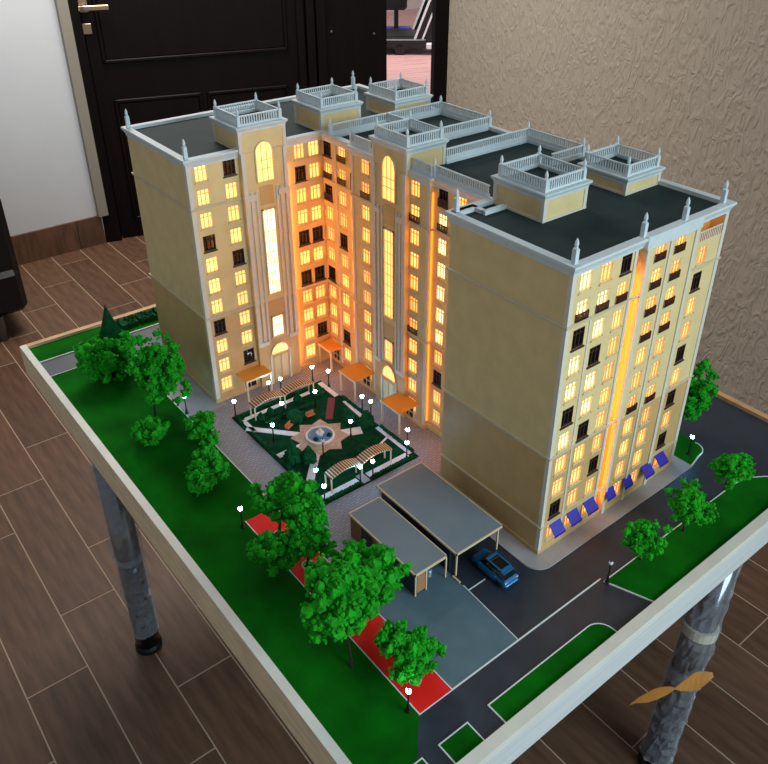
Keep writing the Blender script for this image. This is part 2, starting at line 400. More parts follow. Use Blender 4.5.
rl = legpart((0.405, -0.150, RB), (0.303, -0.165, ZF), 0.031, [(0.04, 0.45), (0.40, 0.98)], [(0.60, 0.635)])
legpart((-0.455, -0.165, RB), (-0.455, -0.165, ZF), 0.030, [(0.1, 0.9)], [])
legpart((0.65, 0.846, RB), (0.65, 0.846, ZF), 0.030, [(0.1, 0.9)], [])

def slab(name, m, poly, z1, parent=tb, z0=0.0): return MB().prism(poly, z0, z1).build(name, m, parent)
def rect(x0, x1, y0, y1): return [(x0, y0), (x1, y0), (x1, y1), (x0, y1)]
def arc(cx, cy, r, a0, a1, n=8): return [(cx + r * math.cos(math.radians(a0 + (a1 - a0) * i / n)), cy + r * math.sin(math.radians(a0 + (a1 - a0) * i / n))) for i in range(n + 1)]
def strip(parent, path, wd, m='line', z=0.0022, name='kerb', closed=False):
    return MB().sweep(path, [(-wd / 2, 0.0), (wd / 2, 0.0), (wd / 2, z), (-wd / 2, z)], closed).build(name, m, parent)
IX0, IX1, IY0, IY1 = BX0 + T, BX1 - T, BY0 + T, BY1 - T
LX, RY = -0.296, -0.1045
# left lawn, with the red strip cut out
lw = slab('lawn', 'lawn', [(IX0, RY - 0.088), (-0.415, RY - 0.06), (-0.359, RY), (-0.359, 0.39), (LX, 0.39), (LX, 1.099), (IX0, 1.099)], 0.0018)
strip(lw, [(LX, 0.39), (LX, 1.02)], 0.0022)
strip(lw, [(-0.359, RY), (-0.359, 0.39)], 0.002); strip(lw, [(LX, 1.099), (IX0, 1.099)], 0.0016)
rs = slab('red_path', 'red', rect(-0.3585, LX, RY, 0.39), 0.0016)
strip(rs, [(LX, RY), (LX, 0.39)], 0.002)
for y in (0.323, 0.23, 0.10, -0.0578):
    ring = arc(-0.328, y, 0.0095, 0, 360, 18)[:-1]
    tp = slab('tree_pit', 'garden', ring, 0.0022, rs)
    strip(rs, ring, 0.002, 'cream', 0.003, 'pit_ring', True)
lb = slab('lawn', 'lawn', rect(IX0, 0.10, 1.178, IY1), 0.0018); strip(lb, [(IX0, 1.178), (0.10, 1.178)], 0.003)
# courtyard paving and pads
slab('courtyard_paving', 'pavers', [(LX, 0.20), (-0.22, 0.20), (-0.22, 0.255), (0.10, 0.255), (0.10, 0.77), (-0.21, 0.77), (-0.21, 0.742), (LX, 0.742)], 0.001)
slab('side_paving', 'slab', rect(LX, -0.205, 0.742, 0.935), 0.0014)
slab('concrete_pad', 'pad', [(LX + 0.001, RY), (-0.1564, RY), (-0.148, 0.06), (-0.148, 0.20), (LX + 0.001, 0.20)], 0.0008)
strip(tb, [(-0.1564, RY), (-0.1485, 0.03)], 0.0016, z=0.0012, name='road_line')
strip(tb, [(-0.148, 0.017), (-0.110, 0.017)], 0.0016, z=0.0012, name='road_line')
strip(tb, [(-0.42, RY), (0.043, RY)], 0.0022, z=0.0014, name='road_line')
# pavement round the right-hand block
sw = [(-0.036, 0.255)] + [(-0.036, 0.0)] + arc(-0.002, 0.0, 0.034, 180, 270, 8) + [(0.42, -0.032), (0.42, 0.30), (0.38, 0.30), (0.38, 0.255)]
slab('sidewalk', 'slab', sw, 0.003)
gl = [(0.42, -0.03), (0.455, -0.022)] + arc(0.468, 0.004, 0.024, -75, 10, 6) + [(0.49, 0.14), (0.42, 0.14)]
g1 = slab('lawn', 'lawn', gl, 0.0026); strip(g1, gl[:9], 0.0024, z=0.0034)
# front lawns
q = [(0.0424, -0.1125), (0.0714, -0.1935), (0.56, -0.1935)] + [(0.53, -0.165)] + arc(0.46, -0.165, 0.05, 40, 90, 5)
q = [(0.0424, -0.1125), (0.0725, -0.1935), (0.56, -0.1935), (0.535, -0.165), (0.505, -0.138), (0.475, -0.1195), (0.44, -0.1135)]
g2 = slab('lawn', 'lawn', q, 0.0018); strip(g2, [(0.56, -0.1935), (0.535, -0.165), (0.505, -0.138), (0.475, -0.1195), (0.44, -0.1135), (0.0424, -0.1125), (0.0725, -0.1935)], 0.002)
q = [(-0.2725, -0.1935), (-0.0245, -0.1935)] + arc(-0.052, -0.183, 0.027, 0, 90, 7) + [(-0.2725, -0.156)]
g3 = slab('lawn', 'lawn', q, 0.0018); strip(g3, q[1:] + [q[0]], 0.002)
for x0, x1 in ((-0.368, -0.3145), (-0.44, -0.398)):
    q = rect(x0, x1, -0.1935, -0.157)
    g4 = slab('lawn', 'lawn', q, 0.0018); strip(g4, q[1:] + [q[0]], 0.002)

# garden in the courtyard
gd = slab('garden_bed', 'garden', rect(-0.223, 0.010, 0.334, 0.688), 0.004)
PZ = (-0.112, 0.510)
def pband(a, b, wd, m='whitepath', z=0.0052, name='garden_path'):
    return strip(gd, [a, b], wd, m, z, name)
pband((PZ[0], PZ[1]), (-0.219, 0.392), 0.016); pband(PZ, (-0.215, 0.51), 0.014)
pband(PZ, (-0.219, 0.632), 0.014); pband(PZ, (-0.03, 0.475), 0.024); pband((-0.048, 0.405), (0.006, 0.425), 0.004)
pband((-0.062, 0.55), (-0.012, 0.612), 0.016, 'maroon')
pband((-0.214, 0.351), (-0.132, 0.351), 0.013); pband((-0.108, 0.351), (-0.006, 0.351), 0.013)
pband((0.0015, 0.350), (0.0015, 0.462), 0.009); pband((-0.0015, 0.495), (0.004, 0.585), 0.010); pband((0.002, 0.612), (0.002, 0.68), 0.012)
pband((-0.205, 0.662), (-0.03, 0.662), 0.010); pband((-0.12, 0.335), (-0.12, 0.362), 0.016, 'slab'); pband((-0.21, 0.612), (-0.21, 0.662), 0.009)
pz = []
for i in range(16):
    r = 0.062 if i % 2 == 0 else 0.046
    pz.append((PZ[0] + r * math.cos(2 * PI * i / 16 + 0.2), PZ[1] + r * math.sin(2 * PI * i / 16 + 0.2)))
slab('plaza', 'plaza', pz, 0.0056, gd); 
def hedge_row(x0, x1, y0, y1, h=0.011):
    m = MB(); n = max(2, int(max(x1 - x0, y1 - y0) / 0.006))
    for i in range(n):
        t = (i + .5) / n
        c = (x0 + (x1 - x0) * t, y0 + (y1 - y0) * t, 0.004 + h * 0.3)
        m.ico(c, 0.0048, 1, 0.22)
    return m.build('low_hedge', 'leafd', gd)
for a in ((-0.212, -0.135, 0.3385, 0.3385), (-0.105, -0.006, 0.3385, 0.3385), (0.0085, 0.0085, 0.35, 0.46), (0.0085, 0.0085, 0.50, 0.60), (-0.205, -0.02, 0.677, 0.677),
          (-0.219, -0.219, 0.55, 0.61), (-0.219, -0.219, 0.41, 0.49), (-0.218, -0.218, 0.65, 0.68), (-0.06, -0.012, 0.50, 0.56), (-0.17, -0.05, 0.39, 0.39), (-0.18, -0.06, 0.62, 0.62)):
    hedge_row(*a)

# ------------------------------------------------------------------ fountain, benches, topiary in the garden
fn = thing('fountain', 'round stone fountain with blue water on the garden plaza', 'fountain', (PZ[0], PZ[1], 0.0056))
MB().lathe([(0.030, 0), (0.031, 0.005), (0.027, 0.006), (0.026, 0.003)], 28).build('basin', 'whitepath', fn)
MB().lathe([(0.0265, 0.0028), (0.0265, 0.0042), (0.002, 0.0043)], 28).build('water', 'water', fn)
MB().lathe([(0.006, 0.003), (0.004, 0.008), (0.009, 0.011), (0.008, 0.012), (0.002, 0.012), (0.002, 0.017), (0.004, 0.019), (0.001, 0.021)], 14).build('spout', 'whitepath', fn)
def bench(x, y, rz, label):
    b = thing('garden_bench', label, 'bench', (x, y, 0.0046), rz, 'benches by the fountain')
    part(b, 'seat', 'pergwood', (-0.010, 0.010, -0.004, 0.004, 0.004, 0.0055)); part(b, 'backrest', 'pergwood', (-0.010, 0.010, 0.004, 0.0055, 0.005, 0.013))
    for sx in (-0.008, 0.006): part(b, 'leg', 'black', (sx, sx + 0.002, -0.003, 0.004, 0, 0.004))
bench(-0.146, 0.576, 0.45, 'small orange bench on the left side of the fountain plaza')
bench(-0.088, 0.582, -0.05, 'small orange bench behind the fountain, beside the maroon path')
def topiary(x, y, h, r, label, cat='shrub'):
    t = thing('topiary_shrub', label, cat, (x, y, 0.004), 0, 'topiary shrubs of the courtyard garden')
    m = MB(); n = 5
    for i in range(n):
        k = 5 if i < n - 1 else 1
        zz = h * (0.22 + 0.62 * i / (n - 1)); rr = r * (1 - 0.85 * (i / (n - 1)) ** 1.6)
        for j in range(k):
            a = 2 * PI * j / k + i
            m.ico((rr * 0.55 * math.cos(a), rr * 0.55 * math.sin(a), zz), max(r * 0.32, rr * 0.62), 1, 0.18)
    m.build('foliage', 'leafd', t, smooth=False)
    MB().tube([(0, 0, -0.001), (0, 0, h * 0.4)], 0.0016, 6).build('stem', 'bark', t)
tops = [(-0.200, 0.476, 0.056, 0.017, 'taller dark cone shrub left of the fountain, near the outer walk'),
        (-0.176, 0.456, 0.046, 0.015, 'shorter dark cone shrub left of the fountain, beside the white path'),
        (-0.034, 0.512, 0.040, 0.015, 'dark rounded cone shrub right of the fountain by the pale bands'),
        (-0.012, 0.480, 0.046, 0.016, 'tall dark cone shrub at the right garden edge'),
        (-0.150, 0.648, 0.018, 0.008, 'small dark shrub under the left bay of the far pergola'),
        (-0.178, 0.640, 0.022, 0.008, 'small dark shrub by the first posts of the far pergola'),
        (-0.078, 0.650, 0.024, 0.009, 'dark shrub under the right bay of the far pergola'),
        (-0.030, 0.655, 0.026, 0.009, 'dark shrub at the right end of the far pergola'),
        (-0.098, 0.497, 0.015, 0.006, 'tiny clipped shrub standing in the fountain, right one'),
        (-0.128, 0.502, 0.015, 0.006, 'tiny clipped shrub standing in the fountain, left one'),
        (-0.120, 0.595, 0.026, 0.018, 'broad light green bush behind the left bench'),
        (-0.028, 0.645, 0.022, 0.016, 'rounded bush beside the upper end of the maroon path'),
        (-0.075, 0.415, 0.020, 0.014, 'low bush behind the right bay of the near pergola'),
        (-0.150, 0.410, 0.016, 0.012, 'low bush behind the left bay of the near pergola')]
for a in tops: topiary(*a)

# ------------------------------------------------------------------ pergolas
def pergola(x0, x1, y, label):
    p = thing('pergola', label, 'pergola', (0, 0, 0.004), 0, 'arched garden pergolas'); mid = (x0 + x1) / 2; dp = 0.020; hz = 0.030
    sls = [MB().box(-0.0012, 0.0012, -dp / 2 - 0.002, dp / 2 + 0.002, -0.001, 0.001).mesh('slat', k_) for k_ in ('pergdark', 'cream')]
    for a, b in ((x0, mid - 0.001), (mid + 0.001, x1)):
        for yy in (-dp / 2, dp / 2):
            path = []
            for i in range(11):
                t = i / 10; path.append((a + (b - a) * t, y + yy, hz + 0.011 * math.sin(PI * (0.08 + 0.84 * t))))
            MB().tube(path, 0.0014, 6).build('beam', 'cream', p)
        for i in range(26):
            t = (i + .5) / 26
            link('slat', sls[i % 2], p, (a + (b - a) * t, y, hz + 0.0135 + 0.0 * t - 0.0135 + 0.011 * math.sin(PI * (0.08 + 0.84 * t)) + 0.002))
    for x in (x0 + 0.002, mid, x1 - 0.002):
        for yy in (-dp / 2, dp / 2): part(p, 'post', 'cream', (x - 0.0012, x + 0.0012, y + yy - 0.0012, y + yy + 0.0012, 0, hz + 0.004))
    return p
pergola(-0.190, -0.036, 0.655, 'arched pergola with brown slats at the far side of the garden')
pergola(-0.194, -0.046, 0.362, 'arched pergola with brown slats at the near side of the garden')

# ------------------------------------------------------------------ street lamps
lp_post = MB().lathe([(0.0042, 0), (0.0042, 0.002), (0.0030, 0.004), (0.0022, 0.010), (0.0014, 0.013), (0.0012, 0.038), (0.0024, 0.040), (0.0028, 0.0415)], 10).mesh('post', 'black')
lp_heads = {k: MB().lathe([(0.0020, 0), (0.0036, 0.002), (0.0040, 0.004), (0.0034, 0.006), (0.0016, 0.0075)], 12).mesh('lamp_head', k) for k in ('lamp', 'lampblue', 'lampoff')}
lp_cap = MB().lathe([(0.0022, 0), (0.0016, 0.0012), (0.0003, 0.003)], 10).mesh('cap', 'black')
lamps = [(-0.292, 0.765, 'lampblue', 'blue-white lamp beside the blank left wall of the building'),
 (-0.2168, 0.6817, 'lamp', 'lamp at the left far corner of the garden'),
 (-0.1216, 0.6976, 'lamp', 'left of the pair of lamps behind the far pergola'),
 (-0.0927, 0.6947, 'lamp', 'right of the pair of lamps behind the far pergola'),
 (-0.0099, 0.6912, 'lamp', 'lamp just past the right end of the far pergola'),
 (0.0098, 0.6544, 'lamp', 'lamp at the far right corner of the garden'),
 (-0.1407, 0.6118, 'lamp', 'lamp in front of the middle of the far pergola'),
 (-0.0598, 0.6043, 'lamp', 'lamp inside the garden near the maroon path'),
 (-0.196, 0.558, 'lampblue', 'very bright blue lamp in the left part of the garden'),
 (0.0096, 0.5252, 'lamp', 'left of the lamp pair on the right garden edge'),
 (0.0132, 0.4987, 'lampblue', 'right, bluer of the lamp pair on the right garden edge'),
 (0.0118, 0.3722, 'lamp', 'rear lamp of the pair at the right near corner of the garden'),
 (-0.0165, 0.3403, 'lampblue', 'front bluish lamp of the pair at the right near corner of the garden'),
 (-0.0623, 0.4688, 'lamp', 'lamp right of the fountain plaza among dark shrubs'),
 (-0.105, 0.3366, 'lamp', 'right of the two lamps in front of the near pergola'),
 (-0.1338, 0.3389, 'lampblue', 'bright blue lamp in front of the middle of the near pergola'),
 (-0.219, 0.3364, 'lamp', 'lamp at the nearest corner of the garden'),
 (-0.2057, 0.3832, 'lampblue', 'blue lamp beside the white path near the left end of the near pergola'),
 (-0.1445, 0.4503, 'lampoff', 'unlit lamp just in front of the fountain'),
 (-0.3705, 0.3796, 'lamp', 'lamp on the lawn at the far end of the red strip'),
 (-0.3688, -0.0914, 'lamp', 'lamp on the lawn at the road end of the red strip'),
 (0.0446, -0.117, 'lampoff', 'unlit white-headed lamp at the corner of the front lawn'),
 (0.4472, -0.0044, 'lampblue', 'blue-white lamp on the grass behind the right end of the building')]
for x, y, k, lab in lamps:
    l = thing('street_lamp', lab, 'street lamp', (x, y, 0.002), 0, 'miniature street lamps')
    link('post', lp_post, l); h = link('lamp_head', lp_heads[k], l, (0, 0, 0.0415)); link('cap', lp_cap, h, (0, 0, 0.0075))

# ------------------------------------------------------------------ garages and car
def garage(name, label, x0, x1, y0, y1, h, enclosed):
    g = thing(name, label, 'garage', (0, 0, 0.0008))
    r = part(g, 'roof_panel', 'groof', (x0 + 0.002, x1 - 0.002, y0 + 0.002, y1 - 0.002, h - 0.002, h - 0.0004))
    part(g, 'roof_edge', 'cream', (x0, x1, y0, y0 + 0.002, h - 0.004, h), (x0, x1, y1 - 0.002, y1, h - 0.004, h), (x0, x0 + 0.002, y0, y1, h - 0.004, h), (x1 - 0.002, x1, y0, y1, h - 0.004, h))
    if enclosed:
        part(g, 'side_wall', 'gwall', (x0 + 0.002, x0 + 0.005, y0 + 0.002, y1 - 0.004, 0, h - 0.004))
        part(g, 'side_wall', 'tan', (x0 + 0.003, x1 - 0.003, y1 - 0.007, y1 - 0.004, 0, h - 0.004))
        part(g, 'side_wall', 'gwall', (x1 - 0.006, x1 - 0.003, y0 + 0.05, y1 - 0.006, 0, h - 0.004))
        part(g, 'side_door', 'door_tan', (x0 + 0.0008, x0 + 0.003, y0 + 0.075, y0 + 0.115, 0, h - 0.006))
        part(g, 'side_door', 'door_tan', (x0 + 0.0008, x0 + 0.003, y0 + 0.148, y0 + 0.180, 0, h - 0.006))
        for z0 in [0.004 + 0.0044 * i for i in range(9)]:
            part(g, 'gate_slat', 'gatew', (x0 + 0.006, x0 + 0.024, y0 + 0.002, y0 + 0.0035, z0, z0 + 0.003))
        part(g, 'gate_back', 'gwall', (x0 + 0.006, x0 + 0.024, y0 + 0.004, y0 + 0.005, 0, h - 0.004))
        for x in (x0 + 0.001, x0 + 0.024, x1 - 0.003): part(g, 'post', 'cream', (x, x + 0.0024, y0 + 0.0005, y0 + 0.003, 0, h - 0.003))
    else:
        for x, y in ((x0 + 0.004, y0 + 0.004), (x1 - 0.008, y0 + 0.004), (x0 + 0.004, y1 - 0.01), (x1 - 0.008, y1 - 0.01)):
            part(g, 'post', 'cream', (x, x + 0.0026, y, y + 0.0026, 0, h - 0.003))
        part(g, 'side_wall', 'gwall', (x0 + 0.003, x0 + 0.006, y0 + 0.02, y1 - 0.012, 0, h - 0.004))
        part(g, 'side_wall', 'gwall', (x0 + 0.006, x1 - 0.006, y1 - 0.012, y1 - 0.009, 0, h - 0.004))
        part(g, 'sill_bar', 'cream', (x0 - 0.002, x0 + 0.0008, y0 - 0.012, y0 + 0.006, 0, 0.0026))
    return g
garage('garage', 'lower grey flat-roofed garage with slatted gate, nearest the lawn', -0.2285, -0.158, 0.061, 0.2465, 0.050, True)
garage('carport', 'taller open grey-roofed carport beside the blank wall, car driving in', -0.149, -0.040, 0.049, 0.268, 0.056, False)
bin_ = thing('waste_bin', 'tiny pale grey bin inside the open garage bay', 'bin', (-0.180, 0.082, 0.0008))
MB().lathe([(0.004, 0), (0.005, 0.011), (0.0055, 0.012)], 12).build('body', 'slab', bin_); MB().lathe([(0.0057, 0.012), (0.004, 0.0145), (0.001, 0.015)], 12).build('lid', 'water', bin_)

cr = thing('toy_car', 'metallic blue model car parked half under the carport', 'car', (-0.087, 0.020, 0.0), 0.0)
W2, L = 0.0175, 0.042
def carsec(y, w, zlo, zhi, wt):
    return [(-w, y, zlo), (w, y, zlo), (w * 1.02, y, zlo + (zhi - zlo) * 0.55), (w * wt, y, zhi), (-w * wt, y, zhi), (-w * 1.02, y, zlo + (zhi - zlo) * 0.55)]
def loft(secs):
    m = MB(); vs = [p for s_ in secs for p in s_]; k = len(secs[0]); n = len(secs)
    fs = [(i * k + j, i * k + (j + 1) % k, (i + 1) * k + (j + 1) % k, (i + 1) * k + j) for i in range(n - 1) for j in range(k)]
    fs += [tuple(range(k))[::-1], tuple(range((n - 1) * k, n * k))]
    return m.add(vs, fs)
loft([carsec(-L, W2 * 0.82, 0.006, 0.014, 0.85), carsec(-L * 0.93, W2 * 0.95, 0.0045, 0.019, 0.88), carsec(-L * 0.55, W2, 0.0045, 0.0205, 0.92), carsec(0, W2, 0.0045, 0.021, 0.92), carsec(L * 0.45, W2, 0.0045, 0.020, 0.92), carsec(L * 0.9, W2 * 0.93, 0.0045, 0.017, 0.86), carsec(L, W2 * 0.8, 0.006, 0.012, 0.8)]).build('body', 'car', cr, bevel=0.0006)
loft([carsec(-L * 0.90, W2 * 0.86, 0.0185, 0.0195, 0.8), carsec(-L * 0.62, W2 * 0.90, 0.019, 0.0285, 0.76), carsec(0, W2 * 0.92, 0.019, 0.031, 0.76), carsec(L * 0.22, W2 * 0.9, 0.019, 0.0295, 0.76), carsec(L * 0.52, W2 * 0.86, 0.0185, 0.0205, 0.8)]).build('cabin_glass', 'carglass', cr)
part(cr, 'roof', 'car', (-W2 * 0.70, -W2 * 0.56, -L * 0.62, L * 0.24, 0.0285, 0.0318), (W2 * 0.56, W2 * 0.70, -L * 0.62, L * 0.24, 0.0285, 0.0318), (-W2 * 0.7, W2 * 0.7, -L * 0.66, -L * 0.56, 0.0265, 0.030), (-W2 * 0.7, W2 * 0.7, L * 0.12, L * 0.22, 0.0285, 0.0316))
part(cr, 'spoiler', 'car', (-W2 * 0.72, W2 * 0.72, -L * 0.80, -L * 0.60, 0.0272, 0.0285))
part(cr, 'rear_bumper', 'car', (-W2 * 0.86, W2 * 0.86, -L * 1.03, -L * 0.92, 0.005, 0.010), bevel=0.001)
wh = MB().lathe([(0.0062, -0.0022), (0.0066, 0), (0.0062, 0.0022)], 16).mesh('wheel', 'tyre')
for sx in (-1, 1):
    for y in (-L * 0.62, L * 0.62):
        o = link('wheel', wh, cr, (sx * (W2 - 0.0016), y, 0.0064)); o.rotation_euler = (0, PI / 2, 0)
for sx in (-1, 1): part(cr, 'tail_light', 'lampoff', (sx * W2 * 0.7 - 0.003, sx * W2 * 0.7 + 0.003, -L * 0.985, -L * 0.95, 0.0135, 0.0158))
for sx in (-1, 1): part(cr, 'wing_mirror', 'car', (sx * (W2 + 0.0015) - 0.0015, sx * (W2 + 0.0015) + 0.0015, L * 0.34, L * 0.40, 0.0195, 0.022))

# ================================================================== THE APARTMENT BUILDING
ab = thing('apartment_building', 'model of a cream apartment block with glowing windows and balustraded dark roofs', 'building', (0, 0, 0))
H = 0.552; ZB1, ZB2 = 0.214, 0.4583
XR = 0.3927; D = 0.2565; YL = 0.76; YB = 1.039; XLf = -0.22; XC = 0.090; XP = 0.080
rows = [0.0425 + 0.0485 * k for k in range(11)]      # floor 0 (ground) .. 10 (top)
TH = 0.006
WW, WH_ = 0.027, 0.0335
def wall(name, m, *b): return part(ab, name, m, *b)
def body(x0, x1, y0, y1, h=H):
    wall('wing', 'tan', (x0, x1, y0, y1, 0.0, ZB1)); wall('wing', 'beige', (x0, x1, y0, y1, ZB1, h))
body(XLf, XR, YL + TH, YB)
body(XC + TH, XR, D, YL + TH)
body(0.0, XR, 0.016 + TH, D); 
# facade plates with real window openings
def plate(face, pl, u0, u1, z0, z1, holes, m, th=TH):
    us = sorted(set([u0, u1] + [min(max(h[i], u0), u1) for h in holes for i in (0, 1)]))
    zs = sorted(set([z0, z1] + [min(max(h[i], z0), z1) for h in holes for i in (2, 3)]))
    b = MB()
    def P(u, z, d): return (u, pl + d, z) if face == 'y' else (pl + d, u, z)
    nu, nz = len(us) - 1, len(zs) - 1
    solid = [[not any(h[0] - 1e-6 <= us[i] and us[i + 1] <= h[1] + 1e-6 and h[2] - 1e-6 <= zs[j] and zs[j + 1] <= h[3] + 1e-6 for h in holes) for j in range(nz)] for i in range(nu)]
    S = lambda i, j: 0 <= i < nu and 0 <= j < nz and solid[i][j]
    for i in range(nu):
        for j in range(nz):
            if not solid[i][j]: continue
            a, c, e, g = us[i], us[i + 1], zs[j], zs[j + 1]
            b.add([P(a, e, 0), P(c, e, 0), P(c, g, 0), P(a, g, 0)], [(0, 1, 2, 3)])
            for (di, dj, q) in ((-1, 0, ((a, e), (a, g))), (1, 0, ((c, e), (c, g))), (0, -1, ((a, e), (c, e))), (0, 1, ((a, g), (c, g)))):
                if not S(i + di, j + dj):
                    (ua, za), (ub, zb) = q
                    b.add([P(ua, za, 0), P(ub, zb, 0), P(ub, zb, th), P(ua, za, th)], [(0, 1, 2, 3)])
    return b.build('facade', m, ab)
win_me = MB()
hw, hh = WW / 2, WH_ / 2
f = 0.0016
win_me.box(-hw, -hw + f, 0.0, 0.0036, -hh, hh).box(hw - f, hw, 0.0, 0.0036, -hh, hh).box(-hw, hw, 0.0, 0.0036, hh - f, hh).box(-hw, hw, 0.0, 0.0036, -hh, -hh + f)
for u in (-hw / 3, hw / 3): win_me.box(u - 0.0006, u + 0.0006, 0.001, 0.0036, -hh, hh)
win_me.box(-hw, hw, 0.0012, 0.0036, hh * 0.42 - 0.0005, hh * 0.42 + 0.0005)
win_me.box(-hw - 0.002, hw + 0.002, -0.0022, 0.0, -hh - 0.003, -hh - 0.0002)
win_dk = win_me.mesh('window', 'dframe'); win_me = win_me.mesh('window', 'wframe')
pane_me = {k: MB().box(-hw + 0.001, hw - 0.001, 0.0037, 0.0056, -hh + 0.001, hh - 0.001).mesh('pane', k) for k in ('lit', 'hot', 'dark')}
bal = MB()
bal.box(-hw - 0.0005, hw + 0.0005, -0.0026, -0.0016, -0.001, 0.001).box(-hw - 0.0005, hw + 0.0005, -0.0026, 0.0, -0.013, -0.0118)
for i in range(8):
    u = -hw + (2 * hw) * i / 7; bal.box(u - 0.0013, u + 0.0013, -0.0024, -0.0016, -0.0125, 0.0005)
for u in (-hw, hw): bal.box(u - 0.0006, u + 0.0006, -0.0026, 0, -0.001, 0.001)
bal = bal.mesh('balconet', 'balc')
def window(face, pl, u, z, kind='lit', balcony=False, su=1.0, sz=1.0):
    loc = (u, pl, z) if face == 'y' else (pl, u, z)
    o = link('window', win_dk if kind == 'dark' else win_me, ab, loc, 0 if face == 'y' else -PI / 2)
    if su != 1 or sz != 1: o.scale = (su, 1, sz)
    link('pane', pane_me[kind], o)
    if balcony: link('balconet', bal, o, (0, 0, -0.0045))
def facade(face, pl, u0, u1, cols, extra=(), zt=H, th=TH):
    # cols: (u, {row: kind}, {rows with balconet}, skip rows, width scale)
    holes = list(extra); wl = []
    for u, dark, balcs, skip, su in cols:
        for r in range(11):
            if r in skip: continue
            hwid = hw * su
            holes.append((u - hwid, u + hwid, rows[r] - hh, rows[r] + hh))
            wl.append((u, rows[r], dark.get(r, 'lit'), r in balcs, su))
    for z0, z1, m in ((0.0, ZB1, 'tan'), (ZB1, zt, 'beige')):
        hs = [h for h in holes if h[3] > z0 and h[2] < z1]
        plate(face, pl, u0, u1, z0, z1, hs, m, th)
    for u, z, k, b, su in wl: window(face, pl, u, z, k, b, su)
d_ = 'dark'; h_ = 'hot'
def R(n): return 11 - n                               # nth row from the top -> floor index
# left wing front (two columns, portal, two columns)
facade('y', YL, XLf, XC, [(-0.191, {R(4): d_, R(8): d_}, (), (), 1), (-0.130, {R(1): d_, R(5): d_, R(10): d_}, (), (0,), 1),
    (0.033, {R(2): d_, R(5): d_, R(7): d_}, (), (), 1), (0.0685, {R(5): d_, R(7): d_, R(10): d_}, (), (0,), 1)])
# inner corner of the middle wing and the recess beside the right block
facade('x', XC, D, YL + TH, [(0.741, {R(1): d_, R(3): d_, R(7): d_}, (R(2), R(3)), (), 1), (0.690, {R(5): d_, R(10): d_}, (R(1), R(2)), (), 1), (0.656, {R(2): d_}, (), (0, 1), 0.36),
    (0.374, {R(1): d_, R(9): d_, **{R(k): h_ for k in (2, 3, 4, 5, 6, 7)}}, (R(1), R(2)), (), 0.9), (0.326, {}, (), tuple(range(0, 7)), 0.9)])
# projecting middle bay
facade('x', XP, 0.40, 0.64, [(0.596, {}, (R(2),), (), 1), (0.441, {}, (R(2), R(7)), (), 1)], th=0.0105)
# right block front: left bay, lit groove, right bay
facade('y', 0.0, 0.0, 0.148, [(0.031, {**{k: h_ for k in (10, 9, 7, 6, 4)}, R(3): d_, R(6): d_, R(10): d_}, (R(2),), (), 1), (0.078, {**{k: h_ for k in (9, 8, 6, 5)}, R(4): d_, R(7): d_}, (R(2),), (), 1), (0.124, {R(1): d_, R(9): d_}, (R(2),), (), 0.9)], th=0.022)
wall('groove_wall', 'stone', (0.148, 0.168, 0.014, 0.023, 0, H))
log = (0.318, 0.3845, rows[10] - 0.021, rows[10] + 0.019)
facade('y', -0.004, 0.168, 0.302, [(0.204, {}, (R(1), R(2), R(3), R(4), R(7)), (), 0.95), (0.256, {}, (R(1), R(2), R(3), R(4), R(7)), (), 0.95)], th=0.026)
facade('y', 0.0, 0.302, XR, [(0.337, {R(3): d_, R(6): d_, R(8): d_, R(10): d_}, (), (10,), 0.95)], extra=[log], th=0.022)
lgf = part(ab, 'loggia_floor', 'orange', (log[0], log[1], 0.002, 0.02, log[2], log[2] + 0.002))
part(ab, 'loggia_back', 'orange', (log[0], log[1], 0.0215, 0.0219, log[2], log[3]))
m = MB(); m.box(log[0], log[1], 0.0, 0.0016, log[2] + 0.016, log[2] + 0.018)
for i in range(12): u = log[0] + (log[1] - log[0]) * (i + .5) / 12; m.box(u - 0.0012, u + 0.0012, 0.0002, 0.0014, log[2], log[2] + 0.016)
m.build('loggia_balustrade', 'trim', ab)
m = MB().box(log[0] + 0.004, log[1] - 0.004, 0.017, 0.0185, log[3] - 0.003, log[3] - 0.001).build('loggia_light', 'ledsoft', ab)
# emissive strips added in grooves and corners to make the facade glow amber
def led(x0, x1, y0, y1, z0, z1): part(ab, 'led_strip', 'led', (x0, x1, y0, y1, z0, z1))
led(0.1481, 0.1488, 0.006, 0.009, 0.03, 0.50)
led(-0.0038, -0.0028, 0.7540, 0.7575, 0.02, 0.50)
part(ab, 'led_strip', 'ledsoft', (0.0828, 0.0893, 0.3990, 0.3998, 0.02, 0.53))  # added emissive strip standing in for the orange glow on the bay's side
led(0.055, 0.060, D + 0.0002, D + 0.0012, 0.02, 0.50)
led(0.0835, 0.0870, 0.6402, 0.6410, 0.02, 0.50)

# outline used for belts and cornice (counter-clockwise)
outline = [(XLf, YL), (XC, YL), (XC, 0.64), (XP, 0.64), (XP, 0.40), (XC, 0.40), (XC, D), (0, D), (0, 0), (XR, 0), (XR, YB), (XLf, YB)]
cprof = [(-0.007, H - 0.004), (-0.007, H + 0.008), (0.0075, H + 0.008), (0.0078, H + 0.004), (0.0045, H - 0.001), (0.002, H - 0.006), (0.0015, H - 0.010), (-0.0005, H - 0.010)]
MB().sweep(outline, cprof).build('cornice', 'corn', ab)
for zb in (ZB1, ZB2):
    MB().sweep(outline, [(-0.0005, zb - 0.003), (0.002, zb - 0.003), (0.0036, zb), (0.0036, zb + 0.002), (-0.0005, zb + 0.003)]).build('belt_course', 'belt', ab)
MB().sweep(outline, [(-0.0005, 0.0), (0.0022, 0.0), (0.0022, 0.010), (-0.0005, 0.012)]).build('plinth', 'tan', ab)
